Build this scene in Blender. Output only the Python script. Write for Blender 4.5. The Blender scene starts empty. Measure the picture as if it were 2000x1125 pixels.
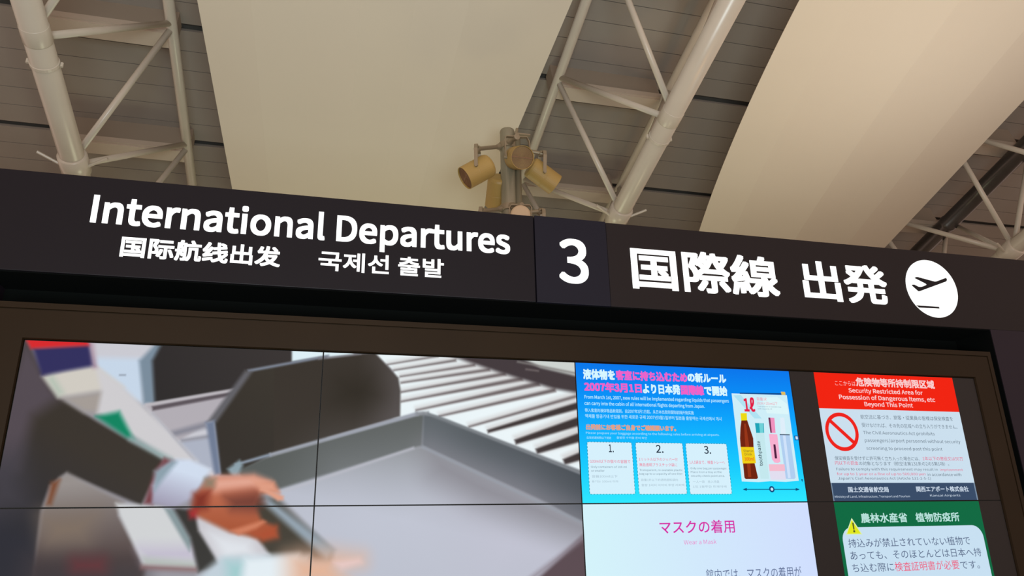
import bpy, bmesh, math, random, os
import numpy as np
from mathutils import Vector, Matrix

SC = bpy.context.scene
COL = SC.collection

# ------------------------------------------------------------------ camera
F_PX = 1485.0
YAW, PITCH, ROLL = 0.266067, 0.332000, -0.0236434
CAM = np.array([0.0, -3.472, 1.6])
_f = np.array([math.sin(YAW) * math.cos(PITCH), math.cos(YAW) * math.cos(PITCH), math.sin(PITCH)])
_r0 = np.array([math.cos(YAW), -math.sin(YAW), 0.0])
_u0 = np.cross(_r0, _f)
RT = _r0 * math.cos(ROLL) + _u0 * math.sin(ROLL)
UP = -_r0 * math.sin(ROLL) + _u0 * math.cos(ROLL)
FW = _f
cam_data = bpy.data.cameras.new('camera')
cam_data.sensor_width = 36.0
cam_data.lens = 36.0 * F_PX / 2000.0
cam_data.clip_start = 0.05
cam_data.clip_end = 300
cam = bpy.data.objects.new('camera', cam_data)
COL.objects.link(cam)
cam.matrix_world = Matrix(((RT[0], UP[0], -FW[0], CAM[0]), (RT[1], UP[1], -FW[1], CAM[1]),
                           (RT[2], UP[2], -FW[2], CAM[2]), (0, 0, 0, 1)))
SC.camera = cam

# ------------------------------------------------------------------ light, exposure
SC.view_settings.view_transform = 'Standard'
SC.view_settings.look = 'None'
SC.view_settings.exposure = 0.0
SC.view_settings.gamma = 1.0
SC.view_settings.use_curve_mapping = False
world = bpy.data.worlds.new('hall_air')
SC.world = world
world.use_nodes = True
bg = world.node_tree.nodes['Background']
bg.inputs[0].default_value = (1.0, 0.70, 0.58, 1)
bg.inputs[1].default_value = 0.90


def lamp(name, kind, loc, target, energy, color, **kw):
    d = bpy.data.lights.new(name, kind)
    d.energy = energy
    d.color = color
    for k, v in kw.items():
        setattr(d, k, v)
    o = bpy.data.objects.new(name, d)
    COL.objects.link(o)
    o.location = loc
    dv = Vector(target) - Vector(loc)
    o.rotation_euler = dv.to_track_quat('-Z', 'Y').to_euler()
    return o


# unseen uplights, placed and tinted to bring roof and membranes to their brightness
lamp('unseen_uplight', 'AREA', (1.0, 12.0, 1.0), (1.0, 8.0, 9.0), 140, (0.96, 1.0, 0.66), size=3.0)
lamp('unseen_uplight', 'AREA', (0.0, -6.0, 0.3), (0.0, -2.0, 9.0), 1400, (0.86, 0.98, 1.0), size=4.0)  # broad low fill added on the camera side
lamp('unseen_uplight', 'AREA', (5.0, 7.8, 2.4), (5.0, 7.2, 9.0), 20, (1.0, 0.86, 0.5), size=0.9)
for loc, tgt, en, lc in (((7.5, 3.0, 4.0), (7.5, 5.0, 9.5), 110, (0.9, 1.0, 1.0)), ((6.0, 1.5, 3.0), (8.0, 4.5, 9.5), 300, (1.0, 0.52, 0.22)), ((10.5, 1.0, 3.2), (10.0, 3.5, 10.0), 340, (1.0, 0.97, 0.98))):
    lamp('unseen_uplight', 'SPOT', loc, tgt, en, lc, spot_size=math.radians(80), spot_blend=1.0, shadow_soft_size=0.55)

# ------------------------------------------------------------------ helpers
def ray(px, py):
    return FW * F_PX + RT * (px - 1000.0) - UP * (py - 562.5)


def at(px, py, Y=0.0):
    d = ray(px, py)
    return CAM + d * ((Y - CAM[1]) / d[1])


def project(P):
    d = P - CAM
    z = d @ FW
    return 1000 + F_PX * (d @ RT) / z, 562.5 - F_PX * (d @ UP) / z


def lin(c):
    c = np.asarray(c, float) / 255.0
    return np.where(c <= 0.04045, c / 12.92, ((c + 0.055) / 1.055) ** 2.4)


def new_mat(name):
    m = bpy.data.materials.new(name)
    m.use_nodes = True
    return m, m.node_tree, m.node_tree.nodes['Principled BSDF']


def pbr(name, col, rough=0.5, metal=0.0, noise=0.0, nscale=6.0, spec=0.5, bump=0.0):
    m, nt, b = new_mat(name)
    col = tuple(col)
    b.inputs['Roughness'].default_value = rough
    b.inputs['Metallic'].default_value = metal
    b.inputs['Specular IOR Level'].default_value = spec
    if noise > 0:
        tc = nt.nodes.new('ShaderNodeTexCoord')
        n = nt.nodes.new('ShaderNodeTexNoise')
        n.inputs['Scale'].default_value = nscale
        n.inputs['Detail'].default_value = 4
        nt.links.new(tc.outputs['Object'], n.inputs['Vector'])
        mx = nt.nodes.new('ShaderNodeMix')
        mx.data_type = 'RGBA'
        mx.inputs[6].default_value = tuple(c * (1 - noise) for c in col) + (1,)
        mx.inputs[7].default_value = tuple(min(1, c * (1 + noise)) for c in col) + (1,)
        nt.links.new(n.outputs['Fac'], mx.inputs[0])
        nt.links.new(mx.outputs[2], b.inputs['Base Color'])
        if bump:
            bp = nt.nodes.new('ShaderNodeBump')
            bp.inputs['Strength'].default_value = bump
            nt.links.new(n.outputs['Fac'], bp.inputs['Height'])
            nt.links.new(bp.outputs[0], b.inputs['Normal'])
    else:
        b.inputs['Base Color'].default_value = col + (1,)
    return m


_em = {}


def emat(rgb, strength=1.0, name='screen_ink'):
    key = (tuple(rgb), strength)
    if key not in _em:
        m, nt, b = new_mat(name)
        b.inputs['Base Color'].default_value = (0, 0, 0, 1)
        b.inputs['Roughness'].default_value = 0.4
        b.inputs['Specular IOR Level'].default_value = 0.03
        b.inputs['Emission Color'].default_value = tuple(lin(rgb)) + (1,)
        b.inputs['Emission Strength'].default_value = strength
        _em[key] = m
    return _em[key]


def vcol_mat():
    m, nt, b = new_mat('lit_picture')
    a = nt.nodes.new('ShaderNodeVertexColor')
    a.layer_name = 'Col'
    b.inputs['Base Color'].default_value = (0, 0, 0, 1)
    b.inputs['Roughness'].default_value = 0.35
    b.inputs['Specular IOR Level'].default_value = 0.03
    nt.links.new(a.outputs['Color'], b.inputs['Emission Color'])
    b.inputs['Emission Strength'].default_value = 1.0
    return m


PICTURE = vcol_mat()


def link(name, me, mat, parent=None, smooth=False):
    o = bpy.data.objects.new(name, me)
    COL.objects.link(o)
    if mat is not None:
        me.materials.append(mat)
    if parent is not None:
        o.parent = parent
        o.matrix_parent_inverse = Matrix.Identity(4)
        o.matrix_basis = Matrix.Translation(-parent_loc(parent))
    if smooth:
        for p in me.polygons:
            p.use_smooth = True
    return o


def parent_loc(p):
    v = Vector((0, 0, 0))
    while p is not None:
        v += p.location
        p = p.parent
    return v


def obj(name, bm, mat, parent=None, smooth=False):
    bmesh.ops.recalc_face_normals(bm, faces=bm.faces)
    me = bpy.data.meshes.new(name)
    bm.to_mesh(me)
    bm.free()
    o = link(name, me, mat, parent, smooth)
    return o


def empty(name, loc=(0, 0, 0)):
    o = bpy.data.objects.new(name, None)
    o.empty_display_size = 0.1
    COL.objects.link(o)
    o.location = Vector([float(c) for c in loc])
    return o


def tag(o, label, cat, group=None):
    o['label'] = label
    o['category'] = cat
    if group:
        o['group'] = group
    return o


def struct(o):
    o['kind'] = 'structure'
    return o


def add_box(bm, x0, x1, y0, y1, z0, z1, bevel=0.0):
    r = bmesh.ops.create_cube(bm, size=1.0)
    vs = r['verts']
    for v in vs:
        v.co = Vector((x0 + (v.co.x + .5) * (x1 - x0), y0 + (v.co.y + .5) * (y1 - y0), z0 + (v.co.z + .5) * (z1 - z0)))
    if bevel:
        es = list({e for v in vs for e in v.link_edges})
        bmesh.ops.bevel(bm, geom=es, offset=bevel, segments=2, affect='EDGES', profile=0.5)
    return vs


def basis(d):
    d = Vector(d).normalized()
    a = Vector((0, 0, 1)) if abs(d.z) < 0.9 else Vector((1, 0, 0))
    x = d.cross(a).normalized()
    return x, d.cross(x).normalized(), d


def add_lathe(bm, p, d, prof, seg=24, cap0=True, cap1=True):
    """prof: list of (distance along d, radius)."""
    x, y, d = basis(d)
    p = Vector(p)
    rings = []
    for (t, r) in prof:
        rings.append([bm.verts.new(p + d * t + (x * math.cos(2 * math.pi * k / seg) + y * math.sin(2 * math.pi * k / seg)) * r) for k in range(seg)])
    for a, b in zip(rings, rings[1:]):
        for k in range(seg):
            bm.faces.new((a[k], a[(k + 1) % seg], b[(k + 1) % seg], b[k]))
    if cap0:
        bm.faces.new(rings[0][::-1])
    if cap1:
        bm.faces.new(rings[-1])
    return rings


def add_tube(bm, a, b, r, seg=16):
    a, b = Vector(a), Vector(b)
    add_lathe(bm, a, b - a, [(0, r), ((b - a).length, r)], seg)


def add_path(bm, pts, w, t, nrm):
    """flat bar (width w along the side direction, thickness t) through pts lying across nrm."""
    pts = [Vector(p) for p in pts]
    nrm = Vector(nrm).normalized()
    prev = None
    rows = []
    for i, p in enumerate(pts):
        d = (pts[min(i + 1, len(pts) - 1)] - pts[max(i - 1, 0)]).normalized()
        s = d.cross(nrm).normalized()
        rows.append([bm.verts.new(p + nrm * a * w / 2 + s * b * t / 2) for a, b in ((-1, -1), (1, -1), (1, 1), (-1, 1))])
    for a, b in zip(rows, rows[1:]):
        for k in range(4):
            bm.faces.new((a[k], a[(k + 1) % 4], b[(k + 1) % 4], b[k]))
    bm.faces.new(rows[0][::-1])
    bm.faces.new(rows[-1])


# ------------------------------------------------------------------ materials
M_BLACK = pbr('black_recess_and_shade', (0.0018, 0.0022, 0.0020), 0.9, spec=0.04)  # recess black; under the sign it stands for the soffit's shade
M_SIGN = pbr('dark_sign_film', (0.0060, 0.0046, 0.0062), 0.5, noise=0.15, nscale=0.9, spec=0.12)
M_SIGNB = pbr('brown_sign_film', (0.0094, 0.0066, 0.0068), 0.5, noise=0.15, nscale=0.9, spec=0.12)
M_NUM = pbr('dark_number_film', (0.0066, 0.0060, 0.0105), 0.5, noise=0.10, nscale=0.9, spec=0.12)
M_PIER = pbr('dark_wall_laminate', (0.0115, 0.0075, 0.0115), 0.5, noise=0.12, nscale=0.8, spec=0.12)
M_FRAME = pbr('bronze_frame_paint', (0.0135, 0.0078, 0.0036), 0.45, metal=0.1, noise=0.3, nscale=1.3, spec=0.10)
M_BEZEL = pbr('black_bezel_plastic', (0.004, 0.004, 0.004), 0.5, spec=0.2)
M_GLASS = pbr('dark_screen_glass', (0.0130, 0.0105, 0.0100), 0.35, noise=0.1, nscale=1.0, spec=0.15)
M_TRUSS = pbr('cream_steel_paint', (0.54, 0.515, 0.435), 0.30, noise=0.06, nscale=3.0, spec=0.5)
M_BEAM = pbr('beige_beam_paint', (0.50, 0.44, 0.36), 0.6, noise=0.06, nscale=3.0)
M_PURLIN = pbr('brown_purlin_paint', (0.30, 0.26, 0.205), 0.7)
M_MEMB = pbr('white_fabric_membrane', (0.70, 0.655, 0.54), 0.85, noise=0.02, nscale=0.8, spec=0.15)
M_CEIL = pbr('grey_roof_panel', (0.31, 0.285, 0.25), 0.6, noise=0.10, nscale=0.7, spec=0.3)
M_SLOT = pbr('dark_roof_slot', (0.13, 0.12, 0.105), 0.8)
M_PIPE = pbr('dark_steel_duct', (0.10, 0.095, 0.09), 0.3, metal=0.6, noise=0.15, nscale=4.0)
M_POLE = pbr('grey_steel_column', (0.25, 0.235, 0.165), 0.4, metal=0.25, noise=0.12, nscale=5.0)
M_HORN = pbr('ochre_speaker_paint', (0.385, 0.262, 0.078), 0.5, noise=0.10, nscale=5.0)
M_HORNPALE = pbr('pale_speaker_tone', (0.55, 0.42, 0.27), 0.5, noise=0.06, nscale=5.0)  # paler tone for the housing that shows its round back
M_GRILLE = pbr('brown_speaker_grille', (0.20, 0.10, 0.045), 0.6)
M_HANGER = pbr('speaker_bracket_steel', (0.27, 0.225, 0.15), 0.45, metal=0.3)
M_FLOOR = pbr('hall_floor_stone', (0.42, 0.38, 0.32), 0.35, noise=0.08, nscale=0.6)
M_LETTER = emat((255, 255, 252), 1.5, 'backlit_white_acrylic')
M_ICON = emat((255, 255, 250), 1.35, 'backlit_icon_acrylic')

# ------------------------------------------------------------------ sizes of the wall (metres, screen plane y = 0)
K = 0.868
PX0, PX1 = -1.337 * K, 4.239 * K              # display area
PW = (PX1 - PX0) / 4
PZ_TOP = 1.6 + 1.0065 * K
PZ_MID = 1.6 + 0.2275 * K
PH = PZ_TOP - PZ_MID
PZ_BOT = PZ_MID - PH
FX0, FX1 = -1.509 * K, 4.411 * K              # outer frame
FZ1 = 1.6 + 1.190 * K
FZ0 = PZ_BOT - 0.16
SG_B, SG_T = 1.6 + 1.354 * K, 1.6 + 1.897 * K  # sign fascia
REV = 4.474 * K                               # right reveal
DEEP = 0.26

# ------------------------------------------------------------------ floor, walls, roof
# roof frame: X along the hall front, S running away and down, N up
TILT = math.radians(17)
SV = np.array([0, math.cos(TILT), -math.sin(TILT)])
NV = np.array([0, math.sin(TILT), math.cos(TILT)])
H = 8.5


def roof(x, s, n):
    return Vector(CAM + np.array([x, 0, 0]) + SV * s + NV * n)


bm = bmesh.new()
add_box(bm, -22, 34, -14, 32, -0.1, 0.0)
struct(obj('floor', bm, M_FLOOR))

bm = bmesh.new()
add_box(bm, -4.2, FX0 - 0.055, 0.0, 0.6, 0.0, SG_B)
struct(obj('wall_left', bm, M_PIER))
bm = bmesh.new()
add_box(bm, REV, 7.2, 0.0, 0.6, 0.0, SG_B)
struct(obj('wall_right', bm, M_PIER))
bm = bmesh.new()
add_box(bm, FX0 - 0.055, REV, DEEP, 0.6, 0.0, SG_B)
struct(obj('wall_back', bm, M_BLACK))
bm = bmesh.new()
add_box(bm, FX0 - 0.055, REV, 0.0, DEEP, 0.0, FZ0)
struct(obj('wall_front', bm, M_PIER))
bm = bmesh.new()
add_box(bm, FX0 - 0.055, REV, 0.012, DEEP, SG_B - 0.004, SG_B)
struct(obj('soffit_shade_trim', bm, M_BLACK))  # thin black sheet: shade of the sign's underside put into colour
bm = bmesh.new()
add_box(bm, REV - 0.003, REV, 0.004, DEEP, FZ0, SG_B - 0.004)
struct(obj('trim_2', bm, M_BLACK))

# roof deck: boards 0.44 m wide with shadow joints, a wide open slot every sixth board
NC = 1.35 * H
S_SLOT = 0.757 * NC
PITCH_S = (0.989 - 0.757) * NC
bm = bmesh.new()
nb = 6
slotw = 0.13
bw = (PITCH_S - slotw) / nb
joint = 0.013
for k in range(-3, 5):
    s0 = S_SLOT + k * PITCH_S + slotw / 2
    for j in range(nb):
        a, b = s0 + j * bw + joint / 2, s0 + (j + 1) * bw - joint / 2
        for (xa, xb) in ((-20, 34),):
            v = [bm.verts.new(roof(x, s, n)) for n in (NC, NC + 0.06) for (x, s) in ((xa, a), (xb, a), (xb, b), (xa, b))]
            for q in ((0, 1, 2, 3), (4, 5, 6, 7), (0, 1, 5, 4), (1, 2, 6, 5), (2, 3, 7, 6), (3, 0, 4, 7)):
                bm.faces.new([v[i] for i in q])
o = obj('ceiling', bm, M_CEIL)
struct(o)
bm = bmesh.new()
v = [bm.verts.new(roof(x, s, n)) for n in (NC + 0.16, NC + 0.3) for (x, s) in
     ((-20, S_SLOT - 3 * PITCH_S), (34, S_SLOT - 3 * PITCH_S), (34, S_SLOT + 5 * PITCH_S), (-20, S_SLOT + 5 * PITCH_S))]
for q in ((0, 1, 2, 3), (4, 5, 6, 7), (0, 1, 5, 4), (1, 2, 6, 5), (2, 3, 7, 6), (3, 0, 4, 7)):
    bm.faces.new([v[i] for i in q])
struct(obj('ceiling_backing', bm, M_SLOT))

# ------------------------------------------------------------------ roof trusses
NT = 1.27 * H
HALF = 0.125 * H
S_A, S_B = 0.30 * H, 1.75 * H
R_MAIN, R_TOP, R_WEB = 0.165, 0.085, 0.050


def truss(x0, label):
    t = empty('roof_truss', roof(x0, S_A, H))
    tag(t, label, 'roof truss', 'tubular roof trusses')
    bm = bmesh.new()
    add_tube(bm, roof(x0, S_A, H), roof(x0, S_B, H), R_MAIN, 28)
    mc = obj('bottom_chord', bm, M_TRUSS, t, True)
    for sd in (-1, 1):
        bm = bmesh.new()
        add_tube(bm, roof(x0 + sd * HALF, S_A, NT), roof(x0 + sd * HALF, S_B, NT), R_TOP, 20)
        obj('top_chord', bm, M_TRUSS, t, True)
    bot = [(0.802 + 0.263 * k) * H for k in range(-1, 4)]
    top = [(0.961 + 0.306 * k) * H for k in range(-1, 3)]
    for i, sb in enumerate(bot):
        bm = bmesh.new()
        big = abs(sb - 1.065 * H) < 0.01
        if big:
            add_lathe(bm, roof(x0, sb - 0.16, H), SV, [(0, R_MAIN + .005), (0.02, R_MAIN + 0.035), (0.34, R_MAIN + 0.035), (0.36, R_MAIN + .005)], 28)
        else:
            add_lathe(bm, roof(x0, sb - 0.12, H), SV, [(0, R_MAIN + .002), (0.01, R_MAIN + 0.006), (0.23, R_MAIN + 0.006), (0.24, R_MAIN + .002)], 28)
        obj('node_sleeve', bm, M_TRUSS, t, True)
        for sd in (-1, 1):
            for dt in (-1, 0):
                j = i + dt
                if 0 <= j < len(top):
                    bm = bmesh.new()
                    off = 0.06 if dt == 0 else -0.06
                    add_tube(bm, roof(x0, sb + off, H), roof(x0 + sd * HALF, top[j] - off * .7, NT), R_WEB, 14)
                    obj('web_tube', bm, M_TRUSS, t, True)
    # bolted splice collar with ears and a tie rod
    for sc in (0.852 * H,):
        bm = bmesh.new()
        add_lathe(bm, roof(x0, sc, H), SV, [(0, R_MAIN + .002), (0.004, R_MAIN + 0.012), (0.05, R_MAIN + 0.012), (0.054, R_MAIN + .002)], 28)
        for sg in (-1, 1):
            p = roof(x0 + sg * (R_MAIN + 0.03), sc + 0.03, H)
            add_tube(bm, p + Vector((0, 0, -0.03)), p + Vector((0, 0, 0.03)), 0.02, 10)
        obj('splice_collar', bm, M_TRUSS, t)
    for sg in (-1, 1):
        bm = bmesh.new()
        add_tube(bm, roof(x0 + sg * R_MAIN * .7, 1.072 * H, H - .05), roof(x0 + sg * 0.46, 1.05 * H, H + .02), 0.022, 8)
        obj('tie_rod', bm, M_TRUSS, t)
    for k in range(-1, 3):
        s = S_SLOT + k * PITCH_S
        nb_ = 1.315 * H
        sb = 0.757 * nb_ + k * (0.989 - 0.757) * nb_
        bm = bmesh.new()
        w, hgt = 0.17, 0.12
        vs = [bm.verts.new(roof(x, q, n)) for n in (NT - 0.02, NT + 0.16) for (x, q) in
              ((x0 - HALF, sb - w), (x0 + HALF, sb - w), (x0 + HALF, sb + w), (x0 - HALF, sb + w))]
        for q in ((0, 1, 2, 3), (4, 5, 6, 7), (0, 1, 5, 4), (1, 2, 6, 5), (2, 3, 7, 6), (3, 0, 4, 7)):
            bm.faces.new([vs[i] for i in q])
        bmesh.ops.bevel(bm, geom=bm.edges[:], offset=0.03, segments=2, affect='EDGES')
        pb = obj('cross_beam', bm, M_BEAM, t)
        bm = bmesh.new()
        vs = [bm.verts.new(roof(x, q, n)) for n in (NT + 0.15, NC + 0.005) for (x, q) in
              ((x0 - HALF, sb - .06), (x0 + HALF, sb - .06), (x0 + HALF, sb + .22), (x0 - HALF, sb + .22))]
        for q in ((0, 1, 2, 3), (4, 5, 6, 7), (0, 1, 5, 4), (1, 2, 6, 5), (2, 3, 7, 6), (3, 0, 4, 7)):
            bm.faces.new([vs[i] for i in q])
        obj('purlin', bm, M_PURLIN, pb)
    return t


truss(-0.415 * H, 'cream tubular roof truss left of the broad pale ceiling membrane')
truss(0.588 * H, 'cream tubular roof truss between the two ceiling membranes, behind the pole of loudspeakers')
truss(1.585 * H, 'cream tubular roof truss at far right below the pinkish membrane edge')

# dark duct beside the far right truss
bm = bmesh.new()
nd = 1.24 * H
add_lathe(bm, roof(1.333 * nd, 0.5 * nd, nd), roof(1.357 * nd, 1.35 * nd, nd) - roof(1.333 * nd, 0.5 * nd, nd),
          [(0, 0.19), (2.2, .19), (2.21, .205), (2.3, .205), (2.31, .19), (5.2, .19), (5.21, .205), (5.3, .205), (5.31, .19), (8.9, .19)], 24)
duct = obj('roof_duct', bm, M_PIPE, None, True)
tag(duct, 'dark shiny round duct running along the far right roof truss', 'duct')

# ------------------------------------------------------------------ ceiling membranes
NM = 1.10 * H


def quad_fit(pts):
    p = np.array(pts)
    return np.polyfit(p[:, 0], p[:, 1], min(2, len(pts) - 1))


def membrane(left, right, s0, s1, sag, label, facets=7):
    cl, cr = np.polyfit(*np.array(left).T, 2), np.polyfit(*np.array(right).T, 1)
    if np.ptp([q[1] for q in left]) < 0.04:
        cl = np.polyfit(*np.array(left).T, 1)
    root = empty('ceiling_membrane', roof((left[0][1] + right[0][1]) / 2 * NM, s0 * NM, NM))
    tag(root, label, 'ceiling membrane', 'fabric ceiling membranes')
    ns = 40
    bm = bmesh.new()
    rows = []
    for i in range(ns + 1):
        s = s0 + (s1 - s0) * i / ns
        xl, xr = np.polyval(cl, s), np.polyval(cr, s)
        row = []
        for j in range(facets + 1):
            t = j / facets
            d = sag * (1 - (2 * t - 1) ** 2) + (0.0, 0.022, -0.012, 0.026, -0.014, 0.024, -0.01, 0.0)[j]
            row.append(bm.verts.new(roof((xl + (xr - xl) * t) * NM, s * NM, NM - d)))
        rows.append(row)
    for a, b in zip(rows, rows[1:]):
        for k in range(facets):
            bm.faces.new((a[k], a[k + 1], b[k + 1], b[k]))
    fab = obj('fabric', bm, M_MEMB, root)
    for p in fab.data.polygons:
        p.use_smooth = False
    md = fab.modifiers.new('thickness', 'SOLIDIFY')
    md.thickness = 0.012
    md.offset = 1.0
    # hanging rods above the cloth
    for q in (0.35, 0.65):
        s = s0 + (s1 - s0) * q
        xm = (np.polyval(cl, s) + np.polyval(cr, s)) / 2 * NM
        bm = bmesh.new()
        add_tube(bm, roof(xm, s * NM, NM - sag + 0.01), roof(xm, s * NM, NC + 0.01), 0.012, 8)
        obj('hanging_rod', bm, M_TRUSS, root)
    return root


membrane([(.708, -.190), (.843, -.179), (1.091, -.161)], [(.612, .344), (.732, .335), (.873, .325)], 0.30, 1.45, 0.18,
         'broad pale beige fabric ceiling membrane above the words International Departures')
membrane([(.549, .696), (.729, .712), (.885, .741), (1.096, .782)], [(.663, 1.239), (.95, 1.245), (1.095, 1.254)], 0.30, 1.45, 0.34,
         'pinkish cream fabric ceiling membrane at right above the aeroplane symbol')

# ------------------------------------------------------------------ text
try:
    FONT = bpy.data.fonts.load(os.path.join(bpy.utils.system_resource('DATAFILES'), 'fonts', 'Noto Sans CJK Regular.woff2'))
except Exception:
    FONT = None
_tc = bpy.data.curves.new('scratch', 'FONT')
if FONT:
    _tc.font = FONT
_to = bpy.data.objects.new('scratch', _tc)
COL.objects.link(_to)


def raw_text(body, bold=0.0, extrude=0.0, res=3):
    """outline of a piece of print; ideographs are thickened by layering shifted copies of their strokes."""
    if bold > 0:
        co, faces = raw_text(body, 0.0, extrude, res)
        allc, allf = [], []
        ring = [(0, 0), (1, 0), (-1, 0), (0, 1), (0, -1), (1, 1), (-1, 1), (1, -1), (-1, -1)]
        for i, (sx, sy) in enumerate(ring):
            k = i * len(co)
            allc.append(co + np.array([sx * bold, sy * bold, 0]))
            allf += [tuple(v + k for v in f) for f in faces]
        return np.concatenate(allc), allf
    _tc.body = body
    _tc.offset = bold
    _tc.extrude = extrude
    _tc.resolution_u = res
    dg = bpy.context.evaluated_depsgraph_get()
    ev = _to.evaluated_get(dg)
    me = ev.to_mesh()
    n = len(me.vertices)
    co = np.empty(n * 3)
    me.vertices.foreach_get('co', co)
    co = co.reshape(-1, 3)
    faces = [tuple(p.vertices) for p in me.polygons]
    ev.to_mesh_clear()
    return co, faces


_tc.size = 1.0
_c, _ = raw_text('H')
_tc.size = 0.7 / max(1e-6, np.ptp(_c[:, 1]))
CAP = 0.7
_bar = raw_text('|')[0][:, 0].min()
_adv = {}


def advance(ch):
    if ch not in _adv:
        if ch in ' \u3000':
            c = raw_text('H' + ch + '|')[0]
            c2 = raw_text('H|')[0]
            _adv[ch] = c[:, 0].max() - c2[:, 0].max()
        else:
            c = raw_text(ch + '|')[0]
            _adv[ch] = c[:, 0].max() - raw_text('|')[0][:, 0].max()
    return _adv[ch]


def mesh_from(name, co, faces, mat, parent):
    me = bpy.data.meshes.new(name)
    me.from_pydata([tuple(c) for c in co], [], faces)
    me.update()
    return link(name, me, mat, parent)


def text_plane(name, body, X0, X1, Zb, Zt, mat, parent, y, bold=0.0, mode='ink'):
    """one flat line of print fitted to a box of the wall plane."""
    co, faces = raw_text(body, bold)
    x0, x1 = co[:, 0].min(), co[:, 0].max()
    if mode == 'ink':
        z0, z1 = co[:, 1].min(), co[:, 1].max()
    else:
        z0, z1 = -bold, CAP + bold
    out = np.empty_like(co)
    out[:, 0] = X0 + (co[:, 0] - x0) / (x1 - x0) * (X1 - X0)
    out[:, 2] = Zb + (co[:, 1] - z0) / (z1 - z0) * (Zt - Zb)
    out[:, 1] = y
    return mesh_from(name, out, faces, mat, parent)


def raised_line(name, body, X0, X1, Zb, Zt, mat, parent, y, bold=0.0, mode='ink', depth=0.004):
    """raised lettering: every letter a mesh of its own under an Empty for the line."""
    line = bpy.data.objects.new(name, None)
    line.empty_display_size = 0.05
    COL.objects.link(line)
    line.parent = parent
    pen = 0.0
    items = []
    for ch in body:
        if ch not in ' \u3000':
            co, faces = raw_text(ch, bold, 0.02, 8)
            co = co.copy()
            co[:, 0] += pen
            items.append((co, faces))
        pen += advance(ch)
    allc = np.concatenate([c for c, _ in items])
    x0, x1 = allc[:, 0].min(), allc[:, 0].max()
    if mode == 'ink':
        z0, z1 = allc[:, 1].min(), allc[:, 1].max()
    else:
        z0, z1 = -bold, CAP + bold
    zmax = allc[:, 2].max()
    for co, faces in items:
        out = np.empty_like(co)
        out[:, 0] = X0 + (co[:, 0] - x0) / (x1 - x0) * (X1 - X0)
        out[:, 2] = Zb + (co[:, 1] - z0) / (z1 - z0) * (Zt - Zb)
        out[:, 1] = y - (co[:, 2] + zmax) / (2 * zmax) * depth
        mesh_from('letter', out, faces, mat, line)
    return line


# ------------------------------------------------------------------ sign fascia
def sign_box(name, x0, x1, y0, zb, zt, mat, label, bev=0.003):
    root = empty(name, ((x0 + x1) / 2, 0.1, zb))
    bm = bmesh.new()
    add_box(bm, x0, x1, y0, 0.6, zb, zt, bev)
    obj('panel', bm, mat, root)
    tag(root, label, 'sign')
    return root


XA = at(1045.5, 500)[0]
XB = at(1187.5, 520)[0]
sg = sign_box('departures_sign', -4.2, XA - 0.004, 0.0, SG_B, SG_T, M_SIGN,
              'long dark sign with glowing white lettering reading International Departures')
raised_line('english_lettering', 'International Departures', -0.993, 0.940, 3.0215, 3.1555, M_LETTER, sg, 0.0, 0.022, 'cap')
raised_line('chinese_lettering', '国际航线出发', -0.853, -0.172, 2.868, 2.968, M_LETTER, sg, 0.0, 0.022)
raised_line('korean_lettering', '국제선 출발', 0.001, 0.600, 2.868, 2.966, M_LETTER, sg, 0.0, 0.014)
sg = sign_box('number_sign', XA, XB, -0.006, SG_B - 0.002, SG_T + 0.002, M_NUM,
              'square dark sign with glowing white numeral 3 between the two lettered signs')
raised_line('numeral', '3', 1.197, 1.357, 2.884, 3.131, M_LETTER, sg, -0.006, 0.016)
sg = sign_box('japanese_departures_sign', XB + 0.003, 7.2, 0.0, SG_B, SG_T, M_SIGNB,
              'dark sign with large glowing Japanese lettering and round aeroplane symbol')
raised_line('japanese_lettering', '国際線', 1.603, 2.484, 2.883, 3.121, M_LETTER, sg, 0.0, 0.020)
raised_line('japanese_lettering', '出発', 2.641, 3.204, 2.884, 3.121, M_LETTER, sg, 0.0, 0.020)
# round symbol with departing aeroplane
cx, cz, rr = 3.520, 3.008, 0.1795
bm = bmesh.new()
add_lathe(bm, (cx, 0.0, cz), (0, -1, 0), [(0, rr), (0.004, rr)], 64)
disc = obj('symbol_disc', bm, M_ICON, sg)


def zi(x, y):
    return 1750 + x * .12, 495 + y * .12


def prism(name, pts, y0, y1, mat, parent):
    bm = bmesh.new()
    a = [bm.verts.new((p[0], y0, p[1])) for p in pts]
    b = [bm.verts.new((p[0], y1, p[1])) for p in pts]
    n = len(pts)
    for k in range(n):
        bm.faces.new((a[k], a[(k + 1) % n], b[(k + 1) % n], b[k]))
    f1 = bm.faces.new(a[::-1])
    f2 = bm.faces.new(b)
    bm.normal_update()
    bmesh.ops.triangulate(bm, faces=[f1, f2], ngon_method='EAR_CLIP')
    return obj(name, bm, mat, parent)


def wallpts(zf, pts):
    return [tuple(at(*zf(*p))[[0, 2]]) for p in pts]


plane_pts = [(288, 402), (320, 388), (345, 390), (612, 462), (640, 462), (790, 406), (806, 408), (817, 432), (812, 452), (798, 464),
             (380, 618), (355, 620), (245, 522), (258, 512), (283, 512), (362, 550), (400, 550), (478, 520), (487, 510), (470, 494)]
prism('aeroplane_symbol', wallpts(zi, plane_pts), -0.0035, -0.0065, M_SIGN, disc)
prism('runway_bar', wallpts(zi, [(322, 848), (690, 875), (694, 902), (366, 884)]), -0.0035, -0.0065, M_SIGN, disc)

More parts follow.
